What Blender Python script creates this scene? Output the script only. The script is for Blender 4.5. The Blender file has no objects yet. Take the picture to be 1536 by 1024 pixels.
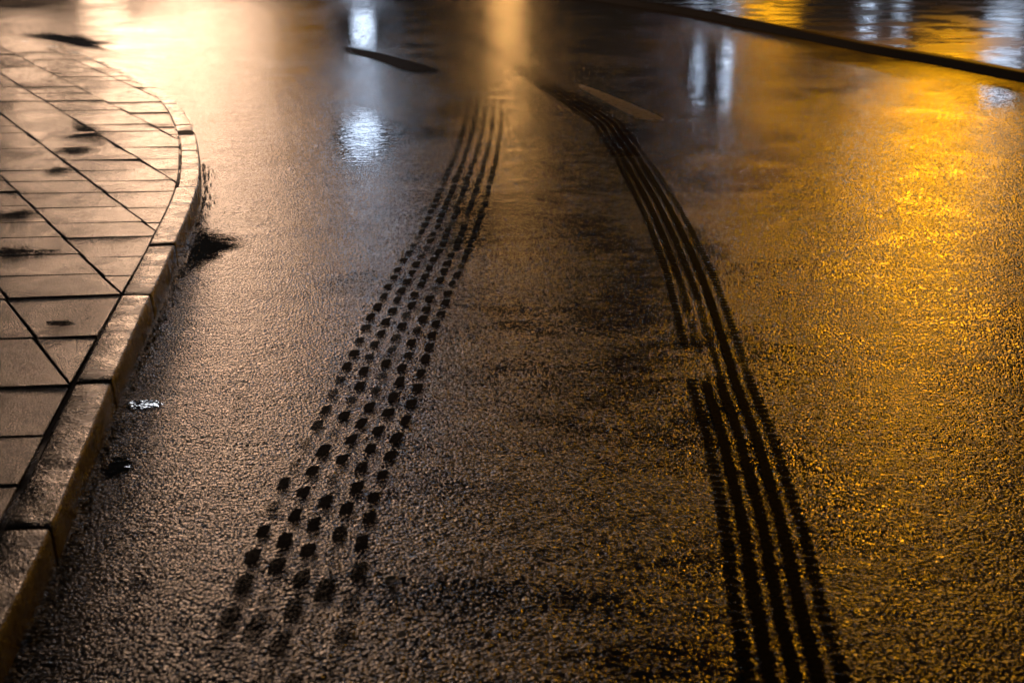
import bpy, math, random
import numpy as np
from mathutils import Vector, noise as mnoise

random.seed(7)
scene = bpy.context.scene
col = scene.collection

# ------------------------------------------------------------------ camera
CAM_H, F, PITCH = 1.8, 2000.0, math.atan(662 / 2000)
cam_d = bpy.data.cameras.new("camera")
cam = bpy.data.objects.new("camera", cam_d)
col.objects.link(cam)
cam.location = (0, 0, CAM_H)
cam.rotation_euler = (math.pi / 2 - PITCH, 0, 0)
cam_d.sensor_width = 36
cam_d.lens = F / 1536 * 36
cam_d.clip_start, cam_d.clip_end = 0.05, 2000
cam_d.dof.use_dof = True
cam_d.dof.focus_distance = 6.3
cam_d.dof.aperture_fstop = 3.2
cam_d.dof.aperture_blades = 0
scene.camera = cam


def ray(px, py):
    u, v = (px - 768) / F, (512 - py) / F
    return Vector((u, math.cos(PITCH) + v * math.sin(PITCH), -math.sin(PITCH) + v * math.cos(PITCH)))


def at(px, py, z=0.0):
    """the point at height z seen at this place of the photograph"""
    d = ray(px, py)
    t = (z - CAM_H) / d.z
    return Vector((d.x * t, d.y * t, z))


# ------------------------------------------------------------------ helpers
def tag(o, label=None, cat=None, group=None, kind=None):
    for k, v in (("label", label), ("category", cat), ("group", group), ("kind", kind)):
        if v:
            o[k] = v
    return o


def mesh(name, verts, faces, mat, parent=None, smooth=False, attr=None, loc=None):
    me = bpy.data.meshes.new(name)
    if loc is not None:
        loc = Vector(loc)
        verts = [Vector(v) - loc for v in verts]
    me.from_pydata([tuple(v) for v in verts], [], faces)
    me.update()
    if smooth:
        me.polygons.foreach_set("use_smooth", [True] * len(me.polygons))
    if attr:
        for an, vals in attr.items():
            a = me.attributes.new(an, "FLOAT", "POINT")
            a.data.foreach_set("value", list(vals))
    me.materials.append(mat)
    o = bpy.data.objects.new(name, me)
    col.objects.link(o)
    if parent:
        o.parent = parent
    elif loc is not None:
        o.location = loc
    return o


def empty(name, loc):
    o = bpy.data.objects.new(name, None)
    o.empty_display_size = 0.1
    o.location = loc
    col.objects.link(o)
    return o


def catmull(pts, n=12):
    P = [2 * pts[0] - pts[1]] + list(pts) + [2 * pts[-1] - pts[-2]]
    out = []
    for i in range(1, len(P) - 2):
        p0, p1, p2, p3 = P[i - 1:i + 3]
        for k in range(n):
            t = k / n
            out.append(0.5 * ((2 * p1) + (p2 - p0) * t + (2 * p0 - 5 * p1 + 4 * p2 - p3) * t * t + (3 * p1 - p0 - 3 * p2 + p3) * t ** 3))
    out.append(P[-2])
    return out


class Path:
    """a curve on the ground, measured along its length"""

    def __init__(self, pts, n=12):
        self.p = catmull(pts, n)
        self.s = [0.0]
        for a, b in zip(self.p, self.p[1:]):
            self.s.append(self.s[-1] + (b - a).length)
        self.L = self.s[-1]

    def __call__(self, s):
        s = min(max(s, 0), self.L)
        lo, hi = 0, len(self.s) - 1
        while hi - lo > 1:
            m = (lo + hi) // 2
            if self.s[m] <= s:
                lo = m
            else:
                hi = m
        t = (s - self.s[lo]) / max(self.s[hi] - self.s[lo], 1e-9)
        return self.p[lo].lerp(self.p[hi], t)

    def frame(self, s):
        a, b = self(s - 0.08), self(s + 0.08)
        d = (b - a)
        d.z = 0
        d.normalize()
        return self(s), d, Vector((d.y, -d.x, 0))   # point, forward, rightward

    def nearest(self, q):
        k = min(range(len(self.p)), key=lambda i: (self.p[i] - q).length_squared)
        return self.s[k]


def sstep(a, b, x):
    t = min(max((x - a) / (b - a), 0), 1)
    return t * t * (3 - 2 * t)


# ------------------------------------------------------------------ materials
class NT:
    def __init__(self, name):
        self.m = bpy.data.materials.new(name)
        self.m.use_nodes = True
        self.t = self.m.node_tree
        self.t.nodes.clear()
        self.out = self.t.nodes.new("ShaderNodeOutputMaterial")

    def n(self, typ, **kw):
        nd = self.t.nodes.new(typ)
        for k, v in kw.items():
            if hasattr(nd, k):
                setattr(nd, k, v)
            else:
                self.set(nd.inputs[k.replace("_", " ")], v)
        return nd

    def set(self, sock, v):
        if isinstance(v, bpy.types.NodeSocket):
            self.t.links.new(v, sock)
        else:
            sock.default_value = v

    def coord(self, scale=(1, 1, 1), which="Object"):
        c = self.n("ShaderNodeTexCoord")
        m = self.n("ShaderNodeMapping")
        self.set(m.inputs["Vector"], c.outputs[which])
        m.inputs["Scale"].default_value = scale
        return m.outputs["Vector"]

    def world(self, scale=(1, 1, 1)):
        g = self.n("ShaderNodeNewGeometry")
        m = self.n("ShaderNodeMapping")
        self.set(m.inputs["Vector"], g.outputs["Position"])
        m.inputs["Scale"].default_value = scale
        return m.outputs["Vector"]

    def noise(self, vec, scale, detail=3, rough=0.5, dist=0.0):
        nd = self.n("ShaderNodeTexNoise")
        self.set(nd.inputs["Vector"], vec)
        nd.inputs["Scale"].default_value = scale
        nd.inputs["Detail"].default_value = detail
        nd.inputs["Roughness"].default_value = rough
        nd.inputs["Distortion"].default_value = dist
        return nd.outputs["Fac"]

    def voro(self, vec, scale, feature="F1", smooth=0.4, out="Distance", rnd=1.0):
        nd = self.n("ShaderNodeTexVoronoi")
        nd.feature = feature
        self.set(nd.inputs["Vector"], vec)
        nd.inputs["Scale"].default_value = scale
        nd.inputs["Randomness"].default_value = rnd
        if feature == "SMOOTH_F1":
            nd.inputs["Smoothness"].default_value = smooth
        return nd.outputs[out]

    def math(self, op, a, b=0.0, c=0.0, clamp=False):
        nd = self.n("ShaderNodeMath")
        nd.operation = op
        nd.use_clamp = clamp
        self.set(nd.inputs[0], a)
        self.set(nd.inputs[1], b)
        self.set(nd.inputs[2], c)
        return nd.outputs[0]

    def ramp(self, x, a, b, lo=0.0, hi=1.0):
        nd = self.n("ShaderNodeMapRange")
        nd.interpolation_type = "SMOOTHSTEP"
        self.set(nd.inputs["Value"], x)
        for k, v in (("From Min", a), ("From Max", b), ("To Min", lo), ("To Max", hi)):
            self.set(nd.inputs[k], v)
        return nd.outputs["Result"]

    def mix(self, f, a, b):
        nd = self.n("ShaderNodeMix")
        nd.data_type = "RGBA"
        self.set(nd.inputs[0], f)
        self.set(nd.inputs[6], a)
        self.set(nd.inputs[7], b)
        return nd.outputs[2]

    def bump(self, h, dist, strength=1.0, normal=None):
        nd = self.n("ShaderNodeBump")
        self.set(nd.inputs["Height"], h)
        self.set(nd.inputs["Distance"], dist)
        self.set(nd.inputs["Strength"], strength)
        if normal:
            self.set(nd.inputs["Normal"], normal)
        return nd.outputs["Normal"]

    def attr(self, name):
        nd = self.n("ShaderNodeAttribute")
        nd.attribute_name = name
        return nd.outputs["Fac"]

    def bsdf(self, color, rough, normal=None, spec=0.5, ior=1.45, alpha=None):
        nd = self.n("ShaderNodeBsdfPrincipled")
        self.set(nd.inputs["Base Color"], color)
        self.set(nd.inputs["Roughness"], rough)
        self.set(nd.inputs["Specular IOR Level"], spec)
        self.set(nd.inputs["IOR"], ior)
        if normal:
            self.set(nd.inputs["Normal"], normal)
        if alpha is not None:
            self.set(nd.inputs["Alpha"], alpha)
        self.t.links.new(nd.outputs[0], self.out.inputs["Surface"])
        return nd


def C(r, g, b):
    return (r, g, b, 1)


STONE = 92.0
KH = 0.11


def mat_asphalt():
    t = NT("wet_asphalt")
    v = t.world()
    wv = t.n("ShaderNodeTexNoise")
    t.set(wv.inputs["Vector"], v)
    wv.inputs["Scale"].default_value = 40
    wv.inputs["Detail"].default_value = 2
    ad = t.n("ShaderNodeVectorMath", operation="MULTIPLY_ADD")
    t.set(ad.inputs[0], wv.outputs["Color"])
    ad.inputs[1].default_value = (0.012, 0.012, 0.012)
    t.set(ad.inputs[2], v)
    vw = ad.outputs[0]
    cell = t.voro(vw, STONE, "SMOOTH_F1", 0.3)
    dome = t.ramp(cell, 0.75, 0.0)
    small = t.ramp(t.voro(vw, STONE * 2.3, "SMOOTH_F1", 0.3), 0.75, 0.0)
    h = t.math("ADD", dome, t.math("MULTIPLY", small, 0.10))
    big = t.ramp(t.voro(vw, STONE * 0.47, "SMOOTH_F1", 0.25), 0.6, 0.0)
    h = t.math("ADD", h, t.math("MULTIPLY", big, t.ramp(t.noise(v, 7, 3, 0.6), 0.38, 0.62, 0.1, 1.1)))
    h = t.math("ADD", h, t.math("MULTIPLY", t.noise(v, 30, 2), 0.3))
    patch = t.noise(t.world((1, 0.8, 1)), 0.9, 5, 0.62, 0.4)
    patch2 = t.noise(t.world((0.55, 1.2, 1)), 5.0, 4, 0.65, 0.3)
    pp = t.math("ADD", t.math("MULTIPLY", patch, 0.65), t.math("MULTIPLY", patch2, 0.35))
    amp = t.ramp(pp, 0.36, 0.60, 0.42, 1.08)
    h = t.math("MULTIPLY", h, amp)
    nrm = t.bump(h, 0.0037)
    und = t.noise(t.world((0.6, 1.3, 1)), 3.0, 4, 0.55, 0.6)
    nrm2 = t.bump(und, 0.010, 1.0, nrm)
    rough = t.ramp(pp, 0.36, 0.62, 0.09, 0.21)
    cid = t.voro(vw, STONE, "F1", out="Color")
    sep = t.n("ShaderNodeSeparateColor")
    t.set(sep.inputs[0], cid)
    basec = t.mix(sep.outputs[0], C(0.022, 0.020, 0.018), C(0.065, 0.058, 0.05))
    basec = t.mix(t.ramp(pp, 0.4, 0.6), C(0.026, 0.023, 0.02), basec)
    t.bsdf(basec, rough, nrm2, 0.5, 1.4)
    return t.m


def mat_slab():
    t = NT("wet_paving_concrete")
    v = t.world()
    oi = t.n("ShaderNodeAttribute")
    oi.attribute_name = "slab"
    rnd = oi.outputs["Fac"]
    grain = t.math("ADD", t.noise(v, 180, 3, 0.6), t.math("MULTIPLY", t.voro(v, 130, "SMOOTH_F1"), 0.7))
    pit = t.ramp(t.noise(v, 45, 3), 0.35, 0.3)
    h = t.math("SUBTRACT", grain, t.math("MULTIPLY", pit, 1.0))
    n1 = t.bump(h, 0.0042)
    und = t.noise(v, 5.0, 3)
    n2 = t.bump(und, 0.012, 1.0, n1)
    wet = t.noise(t.world((1.3, 0.9, 1)), 1.6, 3, 0.5, 0.3)
    rough = t.ramp(t.math("ADD", wet, t.math("MULTIPLY", rnd, 0.12)), 0.36, 0.72, 0.08, 0.27)
    c = t.mix(rnd, C(0.035, 0.03, 0.026), C(0.12, 0.10, 0.082))
    c = t.mix(t.noise(v, 30, 4, 0.7), C(0.05, 0.04, 0.032), c)
    t.bsdf(c, rough, n2, 0.5, 1.4)
    return t.m


def mat_kerb():
    t = NT("wet_kerb_stone")
    v = t.world()
    h = t.math("ADD", t.noise(v, 120, 3, 0.65), t.math("MULTIPLY", t.voro(v, 110, "SMOOTH_F1"), 0.8))
    n1 = t.bump(h, 0.0030)
    n2 = t.bump(t.noise(v, 9.0, 3), 0.012, 1.0, n1)
    rough = t.ramp(t.noise(v, 5, 4, 0.6), 0.35, 0.65, 0.12, 0.30)
    c = t.mix(t.noise(v, 25, 4, 0.7), C(0.022, 0.016, 0.010), C(0.09, 0.066, 0.045))
    c = t.mix(t.ramp(t.noise(v, 260, 1), 0.6, 0.7), c, C(0.03, 0.025, 0.02))
    # old oil spot on the stone at the bend
    P = at(281, 196, KH)
    vd = t.n("ShaderNodeVectorMath", operation="DISTANCE")
    t.set(vd.inputs[0], v)
    vd.inputs[1].default_value = P
    spot = t.math("SUBTRACT", 1.0, t.ramp(t.math("ADD", vd.outputs["Value"], t.math("MULTIPLY", t.math("SUBTRACT", t.noise(v, 30, 3), 0.5), 0.06)), 0.09, 0.17))
    c = t.mix(spot, c, C(0.006, 0.004, 0.003))
    rough = t.math("ADD", rough, t.math("MULTIPLY", spot, 0.5))
    t.bsdf(c, rough, n2, t.math("SUBTRACT", 0.5, t.math("MULTIPLY", spot, 0.46)), 1.4)
    return t.m


def mat_joint():
    t = NT("wet_joint_grit")
    v = t.world()
    n1 = t.bump(t.voro(v, 160, "SMOOTH_F1"), 0.004)
    t.bsdf(C(0.010, 0.008, 0.006), t.ramp(t.noise(v, 5, 3), 0.36, 0.56, 0.12, 0.7), n1, 0.4, 1.35)
    return t.m


def mat_far_pavement():
    t = NT("soaked_far_pavement")
    v = t.world()
    w = t.noise(t.world((0.8, 1.0, 1)), 1.6, 4, 0.55, 0.4)
    n1 = t.bump(t.noise(v, 60, 2), 0.0012)
    n2 = t.bump(t.noise(t.world((0.6, 1.2, 1)), 2.2, 3, 0.55), 0.03, 1.0, n1)
    t.bsdf(C(0.03, 0.026, 0.022), t.ramp(w, 0.42, 0.58, 0.10, 0.34), n2, 0.5, 1.4)
    return t.m


def mat_print(name, c0, c1, scale=150.0, spec=0.25, rough=0.55, amt=1.1):
    """dark print: rubbery film over the stones; its cover attribute fades it out at worn edges"""
    t = NT(name)
    v = t.world()
    cov = t.attr("cover")
    cell = t.voro(v, STONE, "SMOOTH_F1", 0.35)
    nz = t.noise(v, scale, 3, 0.6)
    k = t.math("ADD", cov, t.math("MULTIPLY", t.math("SUBTRACT", nz, 0.5), amt))
    k = t.math("SUBTRACT", k, t.math("MULTIPLY", t.ramp(cell, 0.22, 0.04), 0.18))
    alpha = t.ramp(k, 0.22, 0.62)
    alpha = t.math("MULTIPLY", alpha, t.attr("keep"))
    nrm = t.bump(t.math("ADD", t.ramp(cell, 0.75, 0.05), t.noise(v, 300, 2)), 0.0012)
    c = t.mix(t.noise(v, 40, 3), c0, c1)
    t.bsdf(c, rough, nrm, spec, 1.3, alpha)
    return t.m


def mat_water(name, wave=0.0015, sc=14, rough=0.04, c=(0.012, 0.011, 0.010), lo=0.32, top=1.0, soft=0.25, st=(0.5, 1, 1)):
    t = NT(name)
    v = t.world()
    cov = t.attr("cover")
    cell = t.voro(v, STONE, "SMOOTH_F1", 0.35)
    nz = t.math("ADD", t.noise(t.world(st), 16, 4, 0.65), t.math("MULTIPLY", t.math("SUBTRACT", t.noise(v, 70, 2), 0.5), 1.0))
    k = t.math("ADD", cov, t.math("MULTIPLY", t.math("SUBTRACT", nz, 0.5), 2.2))
    k = t.math("SUBTRACT", k, t.math("MULTIPLY", t.ramp(cell, 0.40, 0.05), 0.5))
    alpha = t.ramp(k, lo, lo + soft, 0.0, top)
    nrm = t.bump(t.noise(t.world((0.6, 1, 1)), sc, 2), wave)
    t.bsdf(C(*c), rough, nrm, 0.5, 1.33, alpha)
    return t.m


def mat_paint():
    t = NT("worn_road_paint")
    v = t.world()
    cov = t.attr("cover")
    cell = t.voro(v, STONE, "SMOOTH_F1", 0.35)
    k = t.math("ADD", cov, t.math("MULTIPLY", t.math("SUBTRACT", t.noise(v, 14, 5, 0.7), 0.5), 2.4))
    nrm = t.bump(t.ramp(cell, 0.75, 0.05), 0.0015)
    t.bsdf(t.mix(t.noise(v, 12, 3), C(0.45, 0.42, 0.38), C(0.75, 0.7, 0.62)), 0.5, nrm, 0.3, 1.4, t.ramp(k, 0.25, 1.0, 0, 0.42))
    return t.m


def mat_plain(name, c, rough, sc=80, b=0.002):
    t = NT(name)
    v = t.coord()
    cc = t.mix(t.noise(v, sc, 3), C(*[x * 0.55 for x in c]), C(*c))
    t.bsdf(cc, rough, t.bump(t.noise(v, sc * 1.5, 2), b), 0.5, 1.4)
    return t.m


M_ROAD, M_SLAB, M_KERB, M_JOINT, M_FAR = mat_asphalt(), mat_slab(), mat_kerb(), mat_joint(), mat_far_pavement()
M_RUBBER = mat_print("dark_rubber_film", C(0.003, 0.0025, 0.002), C(0.007, 0.0055, 0.004), spec=0.04, rough=0.75)
M_DOT = mat_print("dark_damp_print", C(0.003, 0.004, 0.006), C(0.007, 0.008, 0.012), spec=0.04, rough=0.7, amt=0.75)
M_TAR = mat_print("dark_tar", C(0.004, 0.004, 0.004), C(0.008, 0.007, 0.007), 40, 0.05, 0.8)
M_WATER = mat_water("still_water", 0.0006, 12, st=(0.3, 1.5, 1))
M_SLABWATER = mat_water("water_on_slab", 0.0012, 20, 0.06, (0.008, 0.007, 0.006), 0.26, 0.95, 0.35, (0.4, 1.1, 1))
M_RIPPLE = mat_water("rippled_water", 0.0022, 30, 0.05, st=(0.3, 1.3, 1))
M_FILM = mat_water("thin_water_film", 0.005, 16, 0.08, (0.03, 0.027, 0.024), 0.42, 0.75, 0.4, (0.3, 1.3, 1))
M_PAINT = mat_paint()

# ------------------------------------------------------------------ ground and road
road = mesh("road", [(-250, -60, 0), (250, -60, 0), (250, 400, 0), (-250, 400, 0)], [(0, 1, 2, 3)], M_ROAD)
tag(road, kind="structure")

# ------------------------------------------------------------------ near kerb: one stone after another
edge_px = [(-120, 1230), (-60, 1085), (0, 950), (77, 790), (168, 572), (227, 442), (262, 367), (296, 281), (298, 223), (289, 190),
           (270, 157), (243, 133), (187, 103), (133, 81), (77, 66), (0, 54), (-130, 42), (-330, 30)]
kerb = Path([at(x, y, KH) for x, y in edge_px])
joint_px = [(77, 792), (168, 572), (228, 443), (262, 367), (296, 282), (297.5, 223)]
cuts = [0.0] + [kerb.nearest(at(x, y, KH)) for x, y in joint_px]
cuts.insert(1, cuts[1] - 1.25)
while cuts[-1] < kerb.L - 1.3:
    cuts.append(cuts[-1] + 1.2)
cuts[-1] = kerb.L
KW = 0.135


def kerb_stone(s0, s1, dz, wd, tilt):
    prof = [(0.012, -0.12), (0.004, 0.045), (0.0, KH - 0.014), (-0.002, KH - 0.006), (-0.007, KH - 0.0015), (-0.014, KH),
            (-wd * 0.5, KH + 0.001), (-wd + 0.012, KH), (-wd + 0.003, KH - 0.005), (-wd, KH - 0.014), (-wd - 0.004, -0.12)]
    cx = sum(p[0] for p in prof) / len(prof)
    g = 0.005
    n = max(8, int((s1 - s0) / 0.05))
    ss = [s0 + g, s0 + g + 0.004, s0 + g + 0.012] + [s0 + g + 0.012 + (s1 - s0 - 2 * g - 0.024) * k / n for k in range(1, n)] + [s1 - g - 0.012, s1 - g - 0.004, s1 - g]
    ins = [0.012, 0.004, 0] + [0] * (n - 1) + [0, 0.004, 0.012]
    V, Fc = [], []
    m = len(prof)
    for s, i in zip(ss, ins):
        p, d, r = kerb.frame(s)
        if s == ss[0] or s == ss[-1]:
            pass
        for a, z in prof:
            q = p + r * (a * (1 if i == 0 else 1) - i * (1 if a > -wd * 0.4 else -1) + tilt * (s - s0))
            nz = mnoise.noise(Vector((q.x * 6, q.y * 6, z * 9))) * 0.003 + mnoise.noise(Vector((q.x * 22, q.y * 22, z * 20))) * 0.0015
            V.append(Vector((q.x + nz, q.y, z + dz - (i if z > 0 else 0) + (nz if z > 0 else 0))))
    for j in range(len(ss) - 1):
        for k in range(m - 1):
            Fc.append((j * m + k, j * m + k + 1, (j + 1) * m + k + 1, (j + 1) * m + k))
    Fc.append(tuple(range(m))[::-1])
    Fc.append(tuple((len(ss) - 1) * m + k for k in range(m)))
    return V, Fc


kerb_labels = [
    "nearest kerb stone, cut off by the bottom left corner of the photo",
    "blurred wet kerb stone in the bottom left corner below the lowest open joint",
    "long brown wet kerb stone between the two lowest open joints",
    "wet kerb stone with pale gleaming top just above the small bright puddle",
    "shorter kerb stone with brightest white gleam on top, beside dark gutter stain",
    "kerb stone whose foot meets the dark wet stain spreading over the road",
    "slightly sunken kerb stone beyond the raised dark step, where the kerb starts to bend",
    "kerb stone with a dark stain across its top at the bend",
    "mottled brown kerb stone in the middle of the curve",
    "pale glaring kerb stone past the curve, nearly lost in the white light",
    "narrow pale kerb stone next to the dark puddle in the upper left",
    "far kerb stone behind the dark puddle in the upper left",
]
nst = len(cuts) - 1
for i in range(nst):
    far = i >= 6
    dz = (-0.004, 0.002, 0.0, 0.003, 0.0, 0.004)[i] if i < 6 else -0.014 - 0.002 * (i % 2)
    V, Fc = kerb_stone(cuts[i], cuts[i + 1], dz, KW if not far else 0.13, 0.0)
    mid = kerb((cuts[i] + cuts[i + 1]) / 2)
    o = mesh("kerb_stone", V, Fc, M_KERB, loc=(mid.x, mid.y, 0), smooth=False)
    me = o.data
    me.polygons.foreach_set("use_smooth", [True] * len(me.polygons))
    lb = kerb_labels[i] if i < len(kerb_labels) else "distant kerb stone at the left edge beyond the dark puddle"
    tag(o, lb, "kerb stone", "kerb stones edging the left pavement")

# ------------------------------------------------------------------ left pavement: slabs over a bed of wet grit
ZP = KH - 0.004


def offs(s, d):
    p, f, r = kerb.frame(s)
    return p - r * d


def gap(s):
    g = 0.002 + 0.020 * sstep(cuts[5], cuts[2], s)
    return g


inner = [offs(kerb.L * k / 160, KW + gap(kerb.L * k / 160)) for k in range(161)]
bed_edge = [offs(kerb.L * k / 160, 0.126) for k in range(161)]
bedV = [Vector((p.x, p.y, ZP - 0.015)) for p in bed_edge] + [Vector((p.x - 12, p.y, ZP - 0.015)) for p in bed_edge]
bed = mesh("pavement_bed", bedV, [(k, k + 1, 161 + k + 1, 161 + k) for k in range(160)], M_JOINT)
tag(bed, kind="structure")


def clip(poly, a, b):
    """keep what lies left of the line a -> b"""
    def side(p):
        return (b.x - a.x) * (p.y - a.y) - (b.y - a.y) * (p.x - a.x)
    out = []
    for i in range(len(poly)):
        p, q = poly[i], poly[(i + 1) % len(poly)]
        sp, sq = side(p), side(q)
        if sp >= 0:
            out.append(p)
        if (sp >= 0) != (sq >= 0):
            out.append(p.lerp(q, sp / (sp - sq)))
    return out


LD = Vector((0.565, -1, 0)).normalized()   # direction of the long seams
# anchor: where the long seams cross, seen in the photograph
A0 = at(180, 439, ZP)
def seam_x(k, y):   # k = 0 seam that ends at the kerb joint; -1, -2 to the left
    return A0.x + k * 0.535 + (y - A0.y) * (LD.x / LD.y)


rowsy = [153, 168, 190, 200, 224, 242, 256, 273, 290, 312, 335, 357, 385, 413, 448, 508, 577, 647]
row_d = sorted(at(100, y, ZP).y for y in rowsy)
while row_d[0] > 2.4:
    row_d.insert(0, row_d[0] - 0.42)
while row_d[-1] < 19.5:
    row_d.append(row_d[-1] + random.choice((0.34, 0.4, 0.5, 0.55)))
SV, SF, SA = [], [], []
TH = 0.03
for k in range(-18, 9):
    jit = 0.0 if k in (-1, 0, 1) else random.uniform(-0.08, 0.08)
    rows = [r + jit + random.uniform(-0.02, 0.02) for r in row_d]
    for r0, r1 in zip(rows, rows[1:]):
        # cross seams rise slightly to the right
        tl = 0.05
        g, gx = 0.008, 0.0065
        q = [Vector((seam_x(k, r0) + gx, r0 + g, 0)), Vector((seam_x(k + 1, r0 + tl) - gx, r0 + tl + g, 0)),
             Vector((seam_x(k + 1, r1 + tl) - gx, r1 + tl - g, 0)), Vector((seam_x(k, r1) + gx, r1 - g, 0))]
        cx = sum((p.x for p in q)) / 4
        cy = sum((p.y for p in q)) / 4
        if cx < -14 or cy < 2.2:
            continue
        for a, b in zip(inner[::2], inner[2::2]):
            near = (max(a.y, b.y) > r0 - 0.03 and min(a.y, b.y) < r1 + 0.08) if cy < 8 else (a - Vector((cx, cy, 0))).length < 1.0
            if near:
                q = clip(q, Vector((a.x, a.y, 0)), Vector((b.x, b.y, 0)))
                if len(q) < 3:
                    break
        else:
            if cx > min(inner, key=lambda w: abs(w.y - cy)).x + 0.4:
                q = []
        if len(q) < 3:
            continue
        # drop tiny edges
        qq = [p for i, p in enumerate(q) if (p - q[i - 1]).length > 0.004]
        if len(qq) < 3:
            continue
        ar = 0.5 * abs(sum(qq[i - 1].x * qq[i].y - qq[i].x * qq[i - 1].y for i in range(len(qq))))
        if ar < 0.0004:
            continue
        c = sum(qq, Vector((0, 0, 0))) / len(qq)
        tx, ty, dz = random.gauss(0, 0.006), random.gauss(0, 0.010), random.gauss(0, 0.0012)
        base = len(SV)
        val = random.random()
        n = len(qq)
        for lev, (ins, z) in enumerate(((0, -TH), (0, -0.006), (0.002, -0.0015), (0.006, 0.0))):
            for p in qq:
                d = c - p
                w = p + d.normalized() * ins
                SV.append(Vector((w.x, w.y, ZP + z + dz + (w.x - c.x) * tx + (w.y - c.y) * ty)))
                SA.append(val)
        for lev in range(3):
            for i in range(n):
                j = (i + 1) % n
                SF.append((base + lev * n + i, base + lev * n + j, base + (lev + 1) * n + j, base + (lev + 1) * n + i))
        SF.append(tuple(base + 3 * n + i for i in range(n)))
pav = mesh("pavement", SV, SF, M_SLAB, attr={"slab": SA})
tag(pav, kind="structure")

# ------------------------------------------------------------------ far kerb and the soaked pavement behind it
FK = 0.105
far_px = [(1900, 205), (1700, 158), (1536, 124), (1400, 97), (1300, 79), (1180, 54), (1080, 33), (1024, 22), (960, 12), (890, 1), (820, -9), (740, -20), (600, -36)]
farp = Path([at(x, y, 0) for x, y in far_px])
V, Fc = [], []
prof = [(0, -0.1), (0, FK - 0.02), (0.006, FK - 0.006), (0.02, FK), (0.11, FK + 0.002), (0.12, FK - 0.006), (0.12, -0.1)]
ns = 200
for k in range(ns + 1):
    p, d, r = farp.frame(farp.L * k / ns)
    for a, z in prof:
        q = p + r * a
        V.append((q.x, q.y, z))
m = len(prof)
for k in range(ns):
    for j in range(m - 1):
        Fc.append((k * m + j, k * m + j + 1, (k + 1) * m + j + 1, (k + 1) * m + j))
M_FARKERB = mat_plain("dark_wet_kerb", (0.014, 0.011, 0.009), 0.75, 30, 0.004)
M_FARKERB.node_tree.nodes['Principled BSDF'].inputs['Specular IOR Level'].default_value = 0.2
fk = mesh("far_kerb", V, Fc, M_FARKERB)
tag(fk, kind="structure")
V = []
for k in range(ns + 1):
    p, d, r = farp.frame(farp.L * k / ns)
    V.append((p + r * 0.115) + Vector((0, 0, FK - 0.008)))
for k in range(ns + 1):
    V.append(V[k] + Vector((30, 18, 0)))
fp = mesh("far_pavement", V, [(k, k + 1, ns + 1 + k + 1, ns + 1 + k) for k in range(ns)], M_FAR)
tag(fp, kind="structure")


# ------------------------------------------------------------------ tyre track on the right: two shoulders of lozenges, three ribs
def strip(path, s0, s1, c0, w, fade, keep, step=0.012, jag=0.006, pitch=0.04, phase=0.0, z=0.003):
    n = int((s1 - s0) / step)
    V, Fc, A, K = [], [], [], []
    us = (-1, -0.72, 0, 0.72, 1)
    for k in range(n + 1):
        s = s0 + (s1 - s0) * k / n
        p, d, r = path.frame(s)
        tri = abs(((s / pitch + phase) % 1) * 2 - 1) * 2 - 1
        for u in us:
            e = (tri * jag + mnoise.noise(Vector((s * 30, c0 * 50 + u, 0.3))) * jag) * (abs(u) ** 2)
            q = p + r * (c0 + u * w / 2 + e * (1 if u > 0 else -1))
            V.append(Vector((q.x, q.y, z)))
            cut = 0.6 * abs(mnoise.noise(Vector((int(s / 0.047 + c0 * 9) * 3.7, c0 * 70, 8)))) + 0.35 if abs((s / 0.047 + c0 * 9) % 1 - 0.5) < 0.09 else 0
            K.append(keep(s))
            A.append((0.12 if abs(u) == 1 else 0.95) * fade(s, c0 + u * w / 2) * (1 - cut))
    for k in range(n):
        for j in range(4):
            b = k * 5 + j
            Fc.append((b, b + 1, b + 6, b + 5))
    return V, Fc, A, K


def blocks(path, places, keep, z=0.003, pts=12, power=2.6):
    """places: (s, c, half length, half width, skew, cover)"""
    V, Fc, A, K = [], [], [], []
    for (s, c, hl, hw, skew, cv) in places:
        p, d, r = path.frame(s)
        b = len(V)
        V.append(Vector((p + r * c).to_tuple()))
        V[-1].z = z
        A.append(1.05 * cv)
        K += [keep(s)] * (1 + 2 * pts)
        for ring, ra in ((0.78, 1.0), (1.0, 0.08)):
            for k in range(pts):
                t = 2 * math.pi * k / pts
                cu = math.copysign(abs(math.cos(t)) ** (2 / power), math.cos(t)) * ring
                sv = math.copysign(abs(math.sin(t)) ** (2 / power), math.sin(t)) * ring
                j = 1 + 0.12 * mnoise.noise(Vector((s * 17 + k, c * 31, ring)))
                q = p + r * (c + cu * hw * j) + d * (sv * hl * j + skew * cu * hl)
                V.append(Vector((q.x, q.y, z)))
                A.append(ra * cv)
        for k in range(pts):
            k2 = (k + 1) % pts
            Fc.append((b, b + 1 + k, b + 1 + k2))
            Fc.append((b + 1 + k, b + 1 + pts + k, b + 1 + pts + k2, b + 1 + k2))
    return V, Fc, A, K


cr_px = [(1215, 1120), (1192, 1010), (1166, 900), (1148, 800), (1122, 700), (1105, 640), (1084, 580), (1062, 500), (1044, 440), (1030, 400),
         (1005, 342), (984, 300), (955, 250), (921, 200), (904, 180), (858, 150), (812, 122), (788, 105), (760, 88), (722, 66), (688, 46), (652, 28), (600, 10)]
tr = Path([at(x, y) for x, y in cr_px])
S = lambda y: tr.nearest(at(np.interp(y, [q[1] for q in cr_px][::-1], [q[0] for q in cr_px][::-1]), y))
sy = {y: S(y) for y in (28, 66, 88, 105, 115, 122, 150, 170, 185, 200, 215, 235, 250, 300, 440, 480, 505, 530, 545, 575, 600, 640, 940, 1010)}


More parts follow.
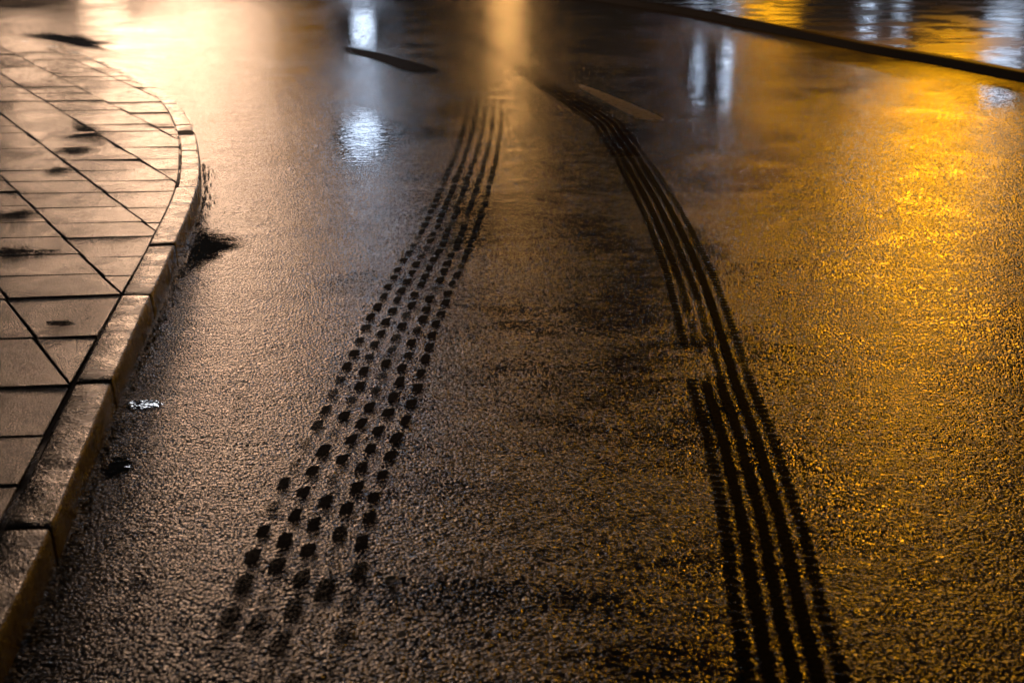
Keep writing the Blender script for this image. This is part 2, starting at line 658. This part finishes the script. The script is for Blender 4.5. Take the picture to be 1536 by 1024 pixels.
def fade_r(s, c):
    f = 1.0
    nz = mnoise.noise(Vector((s * 3.0, c * 9, 4)))
    nz2 = mnoise.noise(Vector((s * 11.0, c * 30, 9)))
    # rubbed-out place on the left half in the middle distance
    if c < 0.03:
        e = 0.12 * mnoise.noise(Vector((s * 9, c * 40, 2)))
        f *= 1 - 0.97 * sstep(sy[575] - 0.05, sy[575] + 0.12, s + e) * (1 - sstep(sy[530], sy[530] + 0.2, s + e)) * (1 if c < -0.06 else 0.8 if c < -0.01 else 0.35)
    f *= 1 - 0.38 * sstep(sy[545], sy[530], s) * 0 - 0.3 * sstep(sy[530], sy[505], s) * (1 - sstep(sy[480], sy[440], s)) * (0.2 if c < -0.09 else 1 if c < 0.05 else 0.3)
    # worn smear near the camera and in the distance
    f *= 1 - 0.45 * max(0.0, nz2) * sstep(sy[940] + 0.5, sy[940], s)
    f *= 1 - 0.35 * sstep(sy[235], sy[215], s) * (1 - sstep(sy[200], sy[185], s)) * (1 if c < 0.0 else 0.2)
    f *= 1 - 0.3 * max(0.0, mnoise.noise(Vector((s * 1.7, c * 22, 31))))
    if abs(c + 0.03) < 0.065:
        f *= 1 - 0.45 * sstep(sy[545], sy[505], s) * (1 - sstep(sy[440], sy[300], s)) * (0.7 + 0.9 * nz2)
    return max(0.0, f * (1 + 0.25 * nz))


W = 0.285


def keep_r(s):
    return (1 - 0.3 * sstep(sy[300], sy[150], s)) * (1 - 0.65 * sstep(sy[150], sy[115], s)) * (1 - 0.65 * sstep(sy[115], sy[88], s)) * (1 - sstep(sy[28] - 3, sy[28], s))


track = empty("tyre_track", tr.frame(sy[640])[0])
tag(track, "long dark tyre track with three solid ribs and toothed edges across amber wet road", "tyre track")
org = track.location.copy()


def track_part(name, VFA, mat, parent, org, label=None):
    V, Fc, A, K = VFA
    o = mesh(name, [v - org for v in V], Fc, mat, parent, attr={"cover": A, "keep": K})
    if label:
        o["label"] = label
    return o


for c, w, ph in ((-0.212, 0.142, 0.0), (-0.005, 0.138, 0.4), (0.2, 0.144, 0.75)):
    track_part("tread_rib", strip(tr, 0, tr.L, c * W, w * W, fade_r, keep_r, phase=ph, pitch=0.03, jag=0.0048, step=0.007), M_RUBBER, track, org)
for side in (-1, 1):
    pl = []
    s = 0.0
    while s < tr.L - 1:
        c = side * 0.405 * W
        f = fade_r(s, c)
        if side > 0:
            f *= 0.72 + 0.35 * mnoise.noise(Vector((s * 2.1, 7, 0)))
        f *= 0.9 + 0.25 * random.random()
        pl.append((s, c + random.gauss(0, 0.001), 0.0205, 0.082 * W, 0.12 * side, min(f, 1.15)))
        s += 0.047
    track_part("tread_shoulder", blocks(tr, pl, keep_r, pts=10, power=2.0), M_RUBBER, track, org)

# ------------------------------------------------------------------ dotted track on the left: five files of tread blocks
cl_px = [(360, 1100), (398, 1010), (425, 950), (448, 880), (470, 800), (488, 750), (508, 700), (558, 600), (597, 500), (645, 400), (675, 342),
         (708, 250), (722, 200), (729, 150), (731, 120), (733, 100)]
tl = Path([at(x, y) for x, y in cl_px])
SL = lambda y: tl.nearest(at(np.interp(y, [q[1] for q in cl_px][::-1], [q[0] for q in cl_px][::-1]), y))
ly = {y: SL(y) for y in (110, 150, 200, 250, 300, 400, 500, 700, 760, 800, 850, 900, 1000)}
dots = empty("tyre_track", tl.frame(ly[500])[0])
tag(dots, "tyre track printed as rows of separate dark dots down the middle of the road", "tyre track")
dorg = dots.location.copy()


def keep_l(s):
    return (0.8 + 0.2 * sstep(ly[1000], ly[800], s)) * (1 - 0.35 * sstep(ly[300], ly[200], s)) * (1 - 0.6 * sstep(ly[250], ly[150], s)) * (1 - 0.8 * sstep(ly[200], ly[110], s))


for i in range(5):
    c = (i - 2) * 0.0775
    pl = []
    s = 0.03 + (i * 0.62 % 1) * 0.17
    while s < tl.L:
        f = 1.0
        f *= 0.8 + 0.2 * sstep(ly[900], ly[760], s) + 0.4 * mnoise.noise(Vector((s * 5, i * 2.3, 0.7))) * (1 - sstep(ly[900], ly[700], s))
        nz = mnoise.noise(Vector((s * 1.3, i * 3.7, 1.5)))
        f *= 0.92 + 0.35 * nz
        if i == 0:
            f *= 0.9
        if random.random() < 0.07:
            f *= 0.6
        if f > 0.05:
            jl = random.uniform(0.85, 1.15)
            big = 1 + 0.25 * sstep(ly[760], ly[900], s)
            pl.append((s + random.gauss(0, 0.006), c + random.gauss(0, 0.003), 0.051 * jl * big, 0.0212 * random.uniform(0.9, 1.12) * big, 0.15, f * random.choice((0.62, 0.8, 0.9, 1.0))))
        s += 0.166
    track_part("tread_print_row", blocks(tl, pl, keep_l, pts=16, power=4.0), M_DOT, dots, dorg)


# ------------------------------------------------------------------ blots: puddles, tar seams, worn paint
def blot(name, outline, mat, z, label=None, cat=None, group=None, kind=None, core=0.6):
    """outline in photograph points, rounded; cover 1 inside, 0 at the rim"""
    pts = [at(x, y, z) for x, y in outline]
    n = len(pts)
    ring = []
    for i in range(n):
        p0, p1, p2, p3 = pts[i - 1], pts[i], pts[(i + 1) % n], pts[(i + 2) % n]
        for k in range(5):
            t = k / 5
            ring.append(0.5 * ((2 * p1) + (p2 - p0) * t + (2 * p0 - 5 * p1 + 4 * p2 - p3) * t * t + (3 * p1 - p0 - 3 * p2 + p3) * t ** 3))
    c = sum(ring, Vector((0, 0, 0))) / len(ring)
    V, A = [c], [1.0]
    for f, a in ((core * 0.6, 1.0), (core, 0.9), (1.0, 0.0)):
        for p in ring:
            V.append(c.lerp(p, f))
            A.append(a)
    m = len(ring)
    Fc = []
    for k in range(m):
        k2 = (k + 1) % m
        Fc.append((0, 1 + k, 1 + k2))
        for lev in range(2):
            Fc.append((1 + lev * m + k, 1 + (lev + 1) * m + k, 1 + (lev + 1) * m + k2, 1 + lev * m + k2))
    o = mesh(name, V, Fc, mat, loc=(c.x, c.y, z), attr={"cover": A, "keep": [1.0] * len(A)})
    return tag(o, label, cat, group, kind)


blot("puddle", [(10, 51), (60, 46), (95, 51), (125, 51), (150, 61), (192, 66), (158, 70), (180, 79), (140, 77), (105, 69), (60, 60)], M_WATER, 0.0025,
     "black puddle lying against the far end of the curved kerb", "puddle", core=0.4)
blot("puddle", [(284, 336), (318, 340), (350, 346), (376, 358), (380, 366), (340, 380), (330, 392), (292, 408), (262, 420), (258, 390)], M_WATER, 0.0025,
     "dark ragged puddle spreading from the kerb foot halfway up", "puddle", core=0.3)
blot("puddle", [(180, 606), (205, 599), (235, 600), (252, 604), (232, 611), (204, 614), (182, 613)], M_RIPPLE, 0.0025,
     "small bright puddle shining white beside the kerb", "puddle", core=0.7)
blot("puddle", [(160, 690), (185, 682), (205, 690), (196, 706), (168, 716), (152, 712)], M_RIPPLE, 0.0025,
     "small dark puddle at the kerb below the bright one", "puddle", core=0.6)

for ol in ([(490, 4), (590, 4), (600, 50), (585, 90), (540, 100), (500, 90), (480, 50)],
           [(500, 165), (550, 150), (595, 170), (605, 205), (590, 245), (545, 275), (505, 255), (480, 205)],
           [(1015, 50), (1060, 36), (1112, 46), (1128, 110), (1122, 190), (1090, 240), (1052, 230), (1020, 180), (1008, 110)],
           [(1400, 115), (1460, 112), (1560, 125), (1580, 160), (1500, 180), (1440, 170), (1390, 140)],
           ):
    blot("water_film", ol, M_FILM, 0.0016, kind="structure", core=0.3)

for ol in ([(500, 66), (545, 72), (600, 85), (655, 100), (690, 113), (650, 117), (612, 111), (560, 91), (510, 77)],):
    blot("road_tar_seam", ol, M_TAR, 0.0022, kind="structure", core=0.45)

for ol in ([(862, 128), (880, 128), (1000, 178), (985, 184), (950, 176)],):
    pts = [at(x, y, 0.002) for x, y in ol]
    blot("road_marking", ol, M_PAINT, 0.002, kind="structure", core=0.8)


for ol in ([(100, 186), (130, 181), (158, 196), (170, 210), (130, 214), (80, 210), (120, 203), (112, 193)],
           [(58, 253), (85, 247), (118, 253), (95, 260), (66, 260)], [(70, 222), (120, 216), (160, 224), (120, 232), (80, 231)],
           [(-40, 372), (40, 366), (105, 376), (60, 388), (-40, 390)], [(-30, 318), (40, 312), (80, 320), (30, 330), (-30, 330)], [(70, 482), (100, 478), (118, 486), (96, 492), (74, 490)]):
    blot("wet_patch", ol, M_SLABWATER, ZP + 0.0055, kind="structure", core=0.25)


# ------------------------------------------------------------------ small things lying on the road
def leaf(px, py, L, w, rot, mat, label):
    p = at(px, py, 0.004)
    V, Fc = [], []
    n = 8
    for k in range(n + 1):
        t = k / n
        hw = w * math.sin(math.pi * t) ** 0.8 * (1 - 0.25 * t) + 0.0008
        zz = 0.004 + 0.004 * math.sin(t * 3.1) + 0.003 * t
        for u in (-1, 0, 1):
            V.append(Vector(((t - 0.5) * L, u * hw, zz + 0.003 * abs(u))))
    for k in range(n):
        for j in range(2):
            b = k * 3 + j
            Fc.append((b, b + 1, b + 4, b + 3))
    o = mesh("fallen_leaf", V, Fc, mat, smooth=True)
    o.location = (p.x, p.y, 0.002)
    o.rotation_euler.z = rot
    st = mesh("stalk", [Vector((-L * 0.5 - 0.018, 0.001, 0.005)), Vector((-L * 0.5 - 0.018, -0.001, 0.005)), Vector((-L * 0.5 + 0.002, -0.0012, 0.006)), Vector((-L * 0.5 + 0.002, 0.0012, 0.006)),
                       Vector((-L * 0.5 - 0.018, 0, 0.007)), Vector((-L * 0.5 + 0.002, 0, 0.008))], [(0, 1, 2, 3), (0, 3, 5, 4), (1, 4, 5, 2), (0, 4, 1), (2, 5, 3)], mat, o)
    return tag(o, label, "leaf", "leaves fallen on the road")


M_LEAF_T = mat_plain("tan_leaf", (0.24, 0.15, 0.06), 0.35)
M_LEAF_D = mat_plain("dark_leaf", (0.02, 0.014, 0.009), 0.4)
leaf(875, 493, 0.034, 0.009, 0.15, M_LEAF_T, "tiny tan leaf alone on bare asphalt between the two tyre tracks")
leaf(364, 576, 0.045, 0.008, 0.1, M_LEAF_D, "small dark leaf on the road between kerb and dotted track")

p, q = at(197, 855, 0), at(231, 853, 0)
d = (q - p).normalized()
sd = Vector((-d.y, d.x, 0))
V, Fc = [], []
n = 9
for k in range(n + 1):
    t = k / n
    c = p.lerp(q, t) + sd * 0.004 * math.sin(t * 5) + Vector((0, 0, 0.006))
    rr = 0.0028 * (1 - 0.4 * t)
    for j in range(6):
        a = j * math.pi / 3
        V.append(c + sd * rr * math.cos(a) + Vector((0, 0, rr * math.sin(a))))
for k in range(n):
    for j in range(6):
        Fc.append((k * 6 + j, k * 6 + (j + 1) % 6, (k + 1) * 6 + (j + 1) % 6, (k + 1) * 6 + j))
Fc += [tuple(range(6))[::-1], tuple(n * 6 + j for j in range(6))]
tw = mesh("twig", V, Fc, mat_plain("pale_wet_wood", (0.35, 0.26, 0.18), 0.2), loc=(p.x, p.y, 0), smooth=True)
tag(tw, "thin pale twig lying across the sparkling road near the kerb", "twig")

# grit washed into the gutter: uncountable crumbs of stone
V, Fc = [], []
ico = [(0, 0, 1), (0.894, 0, 0.447), (0.276, 0.85, 0.447), (-0.724, 0.526, 0.447), (-0.724, -0.526, 0.447), (0.276, -0.85, 0.447),
       (0.724, 0.526, -0.447), (-0.276, 0.85, -0.447), (-0.894, 0, -0.447), (-0.276, -0.85, -0.447), (0.724, -0.526, -0.447), (0, 0, -1)]
icf = [(0, 1, 2), (0, 2, 3), (0, 3, 4), (0, 4, 5), (0, 5, 1), (1, 6, 2), (2, 7, 3), (3, 8, 4), (4, 9, 5), (5, 10, 1), (2, 6, 7), (3, 7, 8), (4, 8, 9),
       (5, 9, 10), (1, 10, 6), (11, 7, 6), (11, 8, 7), (11, 9, 8), (11, 10, 9), (11, 6, 10)]
for k in range(1500):
    s = random.uniform(0.0, cuts[7])
    p, d, r = kerb.frame(s)
    if mnoise.noise(Vector((s * 2.2, 5, 5))) < random.uniform(-0.5, 0.35):
        continue
    a = 0.016 + abs(random.gauss(0, 0.028))
    sz = random.choice((0.0022, 0.003, 0.0035, 0.0045, 0.006))
    c = p + r * a
    b = len(V)
    ro = random.random() * 6.28
    for x, y, z in ico:
        j = sz * random.uniform(0.7, 1.15)
        V.append(Vector((c.x + j * (x * math.cos(ro) - y * math.sin(ro)), c.y + j * (x * math.sin(ro) + y * math.cos(ro)), 0.55 * sz + 0.7 * j * z)))
    Fc += [tuple(b + i for i in f) for f in icf]
grit = mesh("gutter_grit", V, Fc, mat_plain("wet_grit", (0.16, 0.13, 0.1), 0.22, 300, 0.001), smooth=True)
tag(grit, "loose wet grit washed into the gutter along the left kerb", "grit", kind="stuff")

# bottle cap: fluted skirt, rolled rim, shallow dish
p = at(586, 871, 0)
V, Fc = [], []
prof = [(0.0, 0.0035), (0.012, 0.0035), (0.0145, 0.0045), (0.0155, 0.0075), (0.0168, 0.0072), (0.0172, 0.003), (0.0168, 0.001)]
n = 42
for k in range(n):
    a = 2 * math.pi * k / n
    for j, (r, z) in enumerate(prof):
        fl = 1 + (0.05 * math.cos(a * 21) if j >= 3 else 0)
        V.append(Vector((r * fl * math.cos(a), r * fl * math.sin(a), z)))
m = len(prof)
for k in range(n):
    k2 = (k + 1) % n
    for j in range(m - 1):
        Fc.append((k * m + j, k * m + j + 1, k2 * m + j + 1, k2 * m + j))
cap = mesh("bottle_cap", V, Fc, mat_plain("dull_cap_metal", (0.35, 0.33, 0.3), 0.3, 200, 0.0005), smooth=True)
cap.data.materials[0].node_tree.nodes["Principled BSDF"].inputs["Metallic"].default_value = 0.8
cap.location = (p.x, p.y, 0.001)
tag(cap, "small round bottle cap with pale rim on dark asphalt near the bottom", "bottle cap")


# ------------------------------------------------------------------ light: night sky, the street lamps of the place and a few added fills
w = bpy.data.worlds.new("World")
scene.world = w
w.use_nodes = True
nt = w.node_tree
bg = nt.nodes["Background"]
sky = nt.nodes.new("ShaderNodeTexSky")
sky.sky_type = "NISHITA"
sky.sun_disc = False
sky.sun_elevation = math.radians(-4)
sky.sun_rotation = math.radians(150)
# the town's sodium glow on low cloud, strongest at the horizon
tc = nt.nodes.new("ShaderNodeTexCoord")
sx = nt.nodes.new("ShaderNodeSeparateXYZ")
nt.links.new(tc.outputs["Generated"], sx.inputs[0])
mr = nt.nodes.new("ShaderNodeMapRange")
nt.links.new(sx.outputs[2], mr.inputs["Value"])
mr.inputs["From Min"].default_value, mr.inputs["From Max"].default_value = 0.0, 0.9
mr.inputs["To Min"].default_value, mr.inputs["To Max"].default_value = 1.0, 0.28
mu = nt.nodes.new("ShaderNodeMix")
mu.data_type = "RGBA"
mu.blend_type = "MULTIPLY"
mu.inputs[0].default_value = 1
mu.inputs[6].default_value = (0.21, 0.19, 0.175, 1)
nt.links.new(mr.outputs[0], mu.inputs[7])
adn = nt.nodes.new("ShaderNodeMix")
adn.data_type = "RGBA"
adn.blend_type = "ADD"
adn.inputs[0].default_value = 1
nt.links.new(sky.outputs[0], adn.inputs[6])
nt.links.new(mu.outputs[2], adn.inputs[7])
nt.links.new(adn.outputs[2], bg.inputs[0])
bg.inputs[1].default_value = 0.08


def lamp(px, py, D, power, color, radius=0.15):
    """street lamp or added fill whose mirror image in flat wet ground shows at this place"""
    d = ray(px, py)
    t = CAM_H / -d.z
    P = d * t
    hd = math.hypot(d.x, d.y)
    k = (D - math.hypot(P.x, P.y)) / hd
    pos = Vector((P.x + d.x * k, P.y + d.y * k, -d.z * k))
    ld = bpy.data.lights.new("street_or_fill_light", "POINT")
    ld.energy = power
    ld.color = color
    ld.shadow_soft_size = radius
    o = bpy.data.objects.new("street_or_fill_light", ld)
    o.location = pos
    col.objects.link(o)
    print("lamp", px, py, [round(x, 2) for x in pos])
    return o


WARM = (1.0, 0.62, 0.39)
AMBER = (1.0, 0.42, 0.006)
BLUE = (0.62, 0.76, 1.0)
ORANGE = (1.0, 0.5, 0.15)
lamp(345, 105, 30, 400, WARM, 1.1)
lamp(262, 90, 32, 360, WARM, 1.0)
lamp(215, 150, 25, 330, WARM, 0.5)
lamp(45, 135, 27, 190, WARM, 0.5)
lamp(442, 150, 30, 60, AMBER, 0.6)
lamp(400, 450, 15, 75, WARM, 0.5)  # added warm fill, brings out the sparkle on the near-left road
lamp(275, 480, 15, 8, BLUE, 0.3)  # added cool fill for the sheen beside the kerb
lamp(480, 370, 16, 12, BLUE, 0.3)  # added bluish fill, greys the road left of the dotted track
lamp(224, 604, 13, 14, (0.9, 0.92, 1.0), 0.10)
lamp(545, 50, 34, 48, BLUE, 0.3)
lamp(545, 200, 18, 26, BLUE, 0.3)
lamp(760, 5, 60, 400, ORANGE, 0.8)
lamp(1390, 320, 18, 740, AMBER, 0.7)
lamp(1420, 190, 25, 110, AMBER, 0.7)
lamp(150, -45, 70, 500, WARM, 1.2)  # added far warm fill, keeps the top left from going dark
lamp(1150, 60, 45, 180, AMBER, 1.0)
lamp(1092, 100, 36, 30, BLUE, 0.16)
lamp(1047, 95, 36, 16, BLUE, 0.13)
lamp(1302, 25, 50, 30, BLUE, 0.2)
lamp(1350, 20, 50, 18, BLUE, 0.18)
lamp(1500, 110, 32, 38, BLUE, 0.4)

# ------------------------------------------------------------------ render settings
scene.view_settings.view_transform = "Standard"
scene.view_settings.look = "None"
scene.view_settings.exposure = 0
scene.view_settings.gamma = 1
scene.render.engine = "CYCLES"
scene.cycles.use_denoising = True
scene.cycles.max_bounces = 6
scene.cycles.transparent_max_bounces = 12
scene.cycles.sample_clamp_indirect = 4
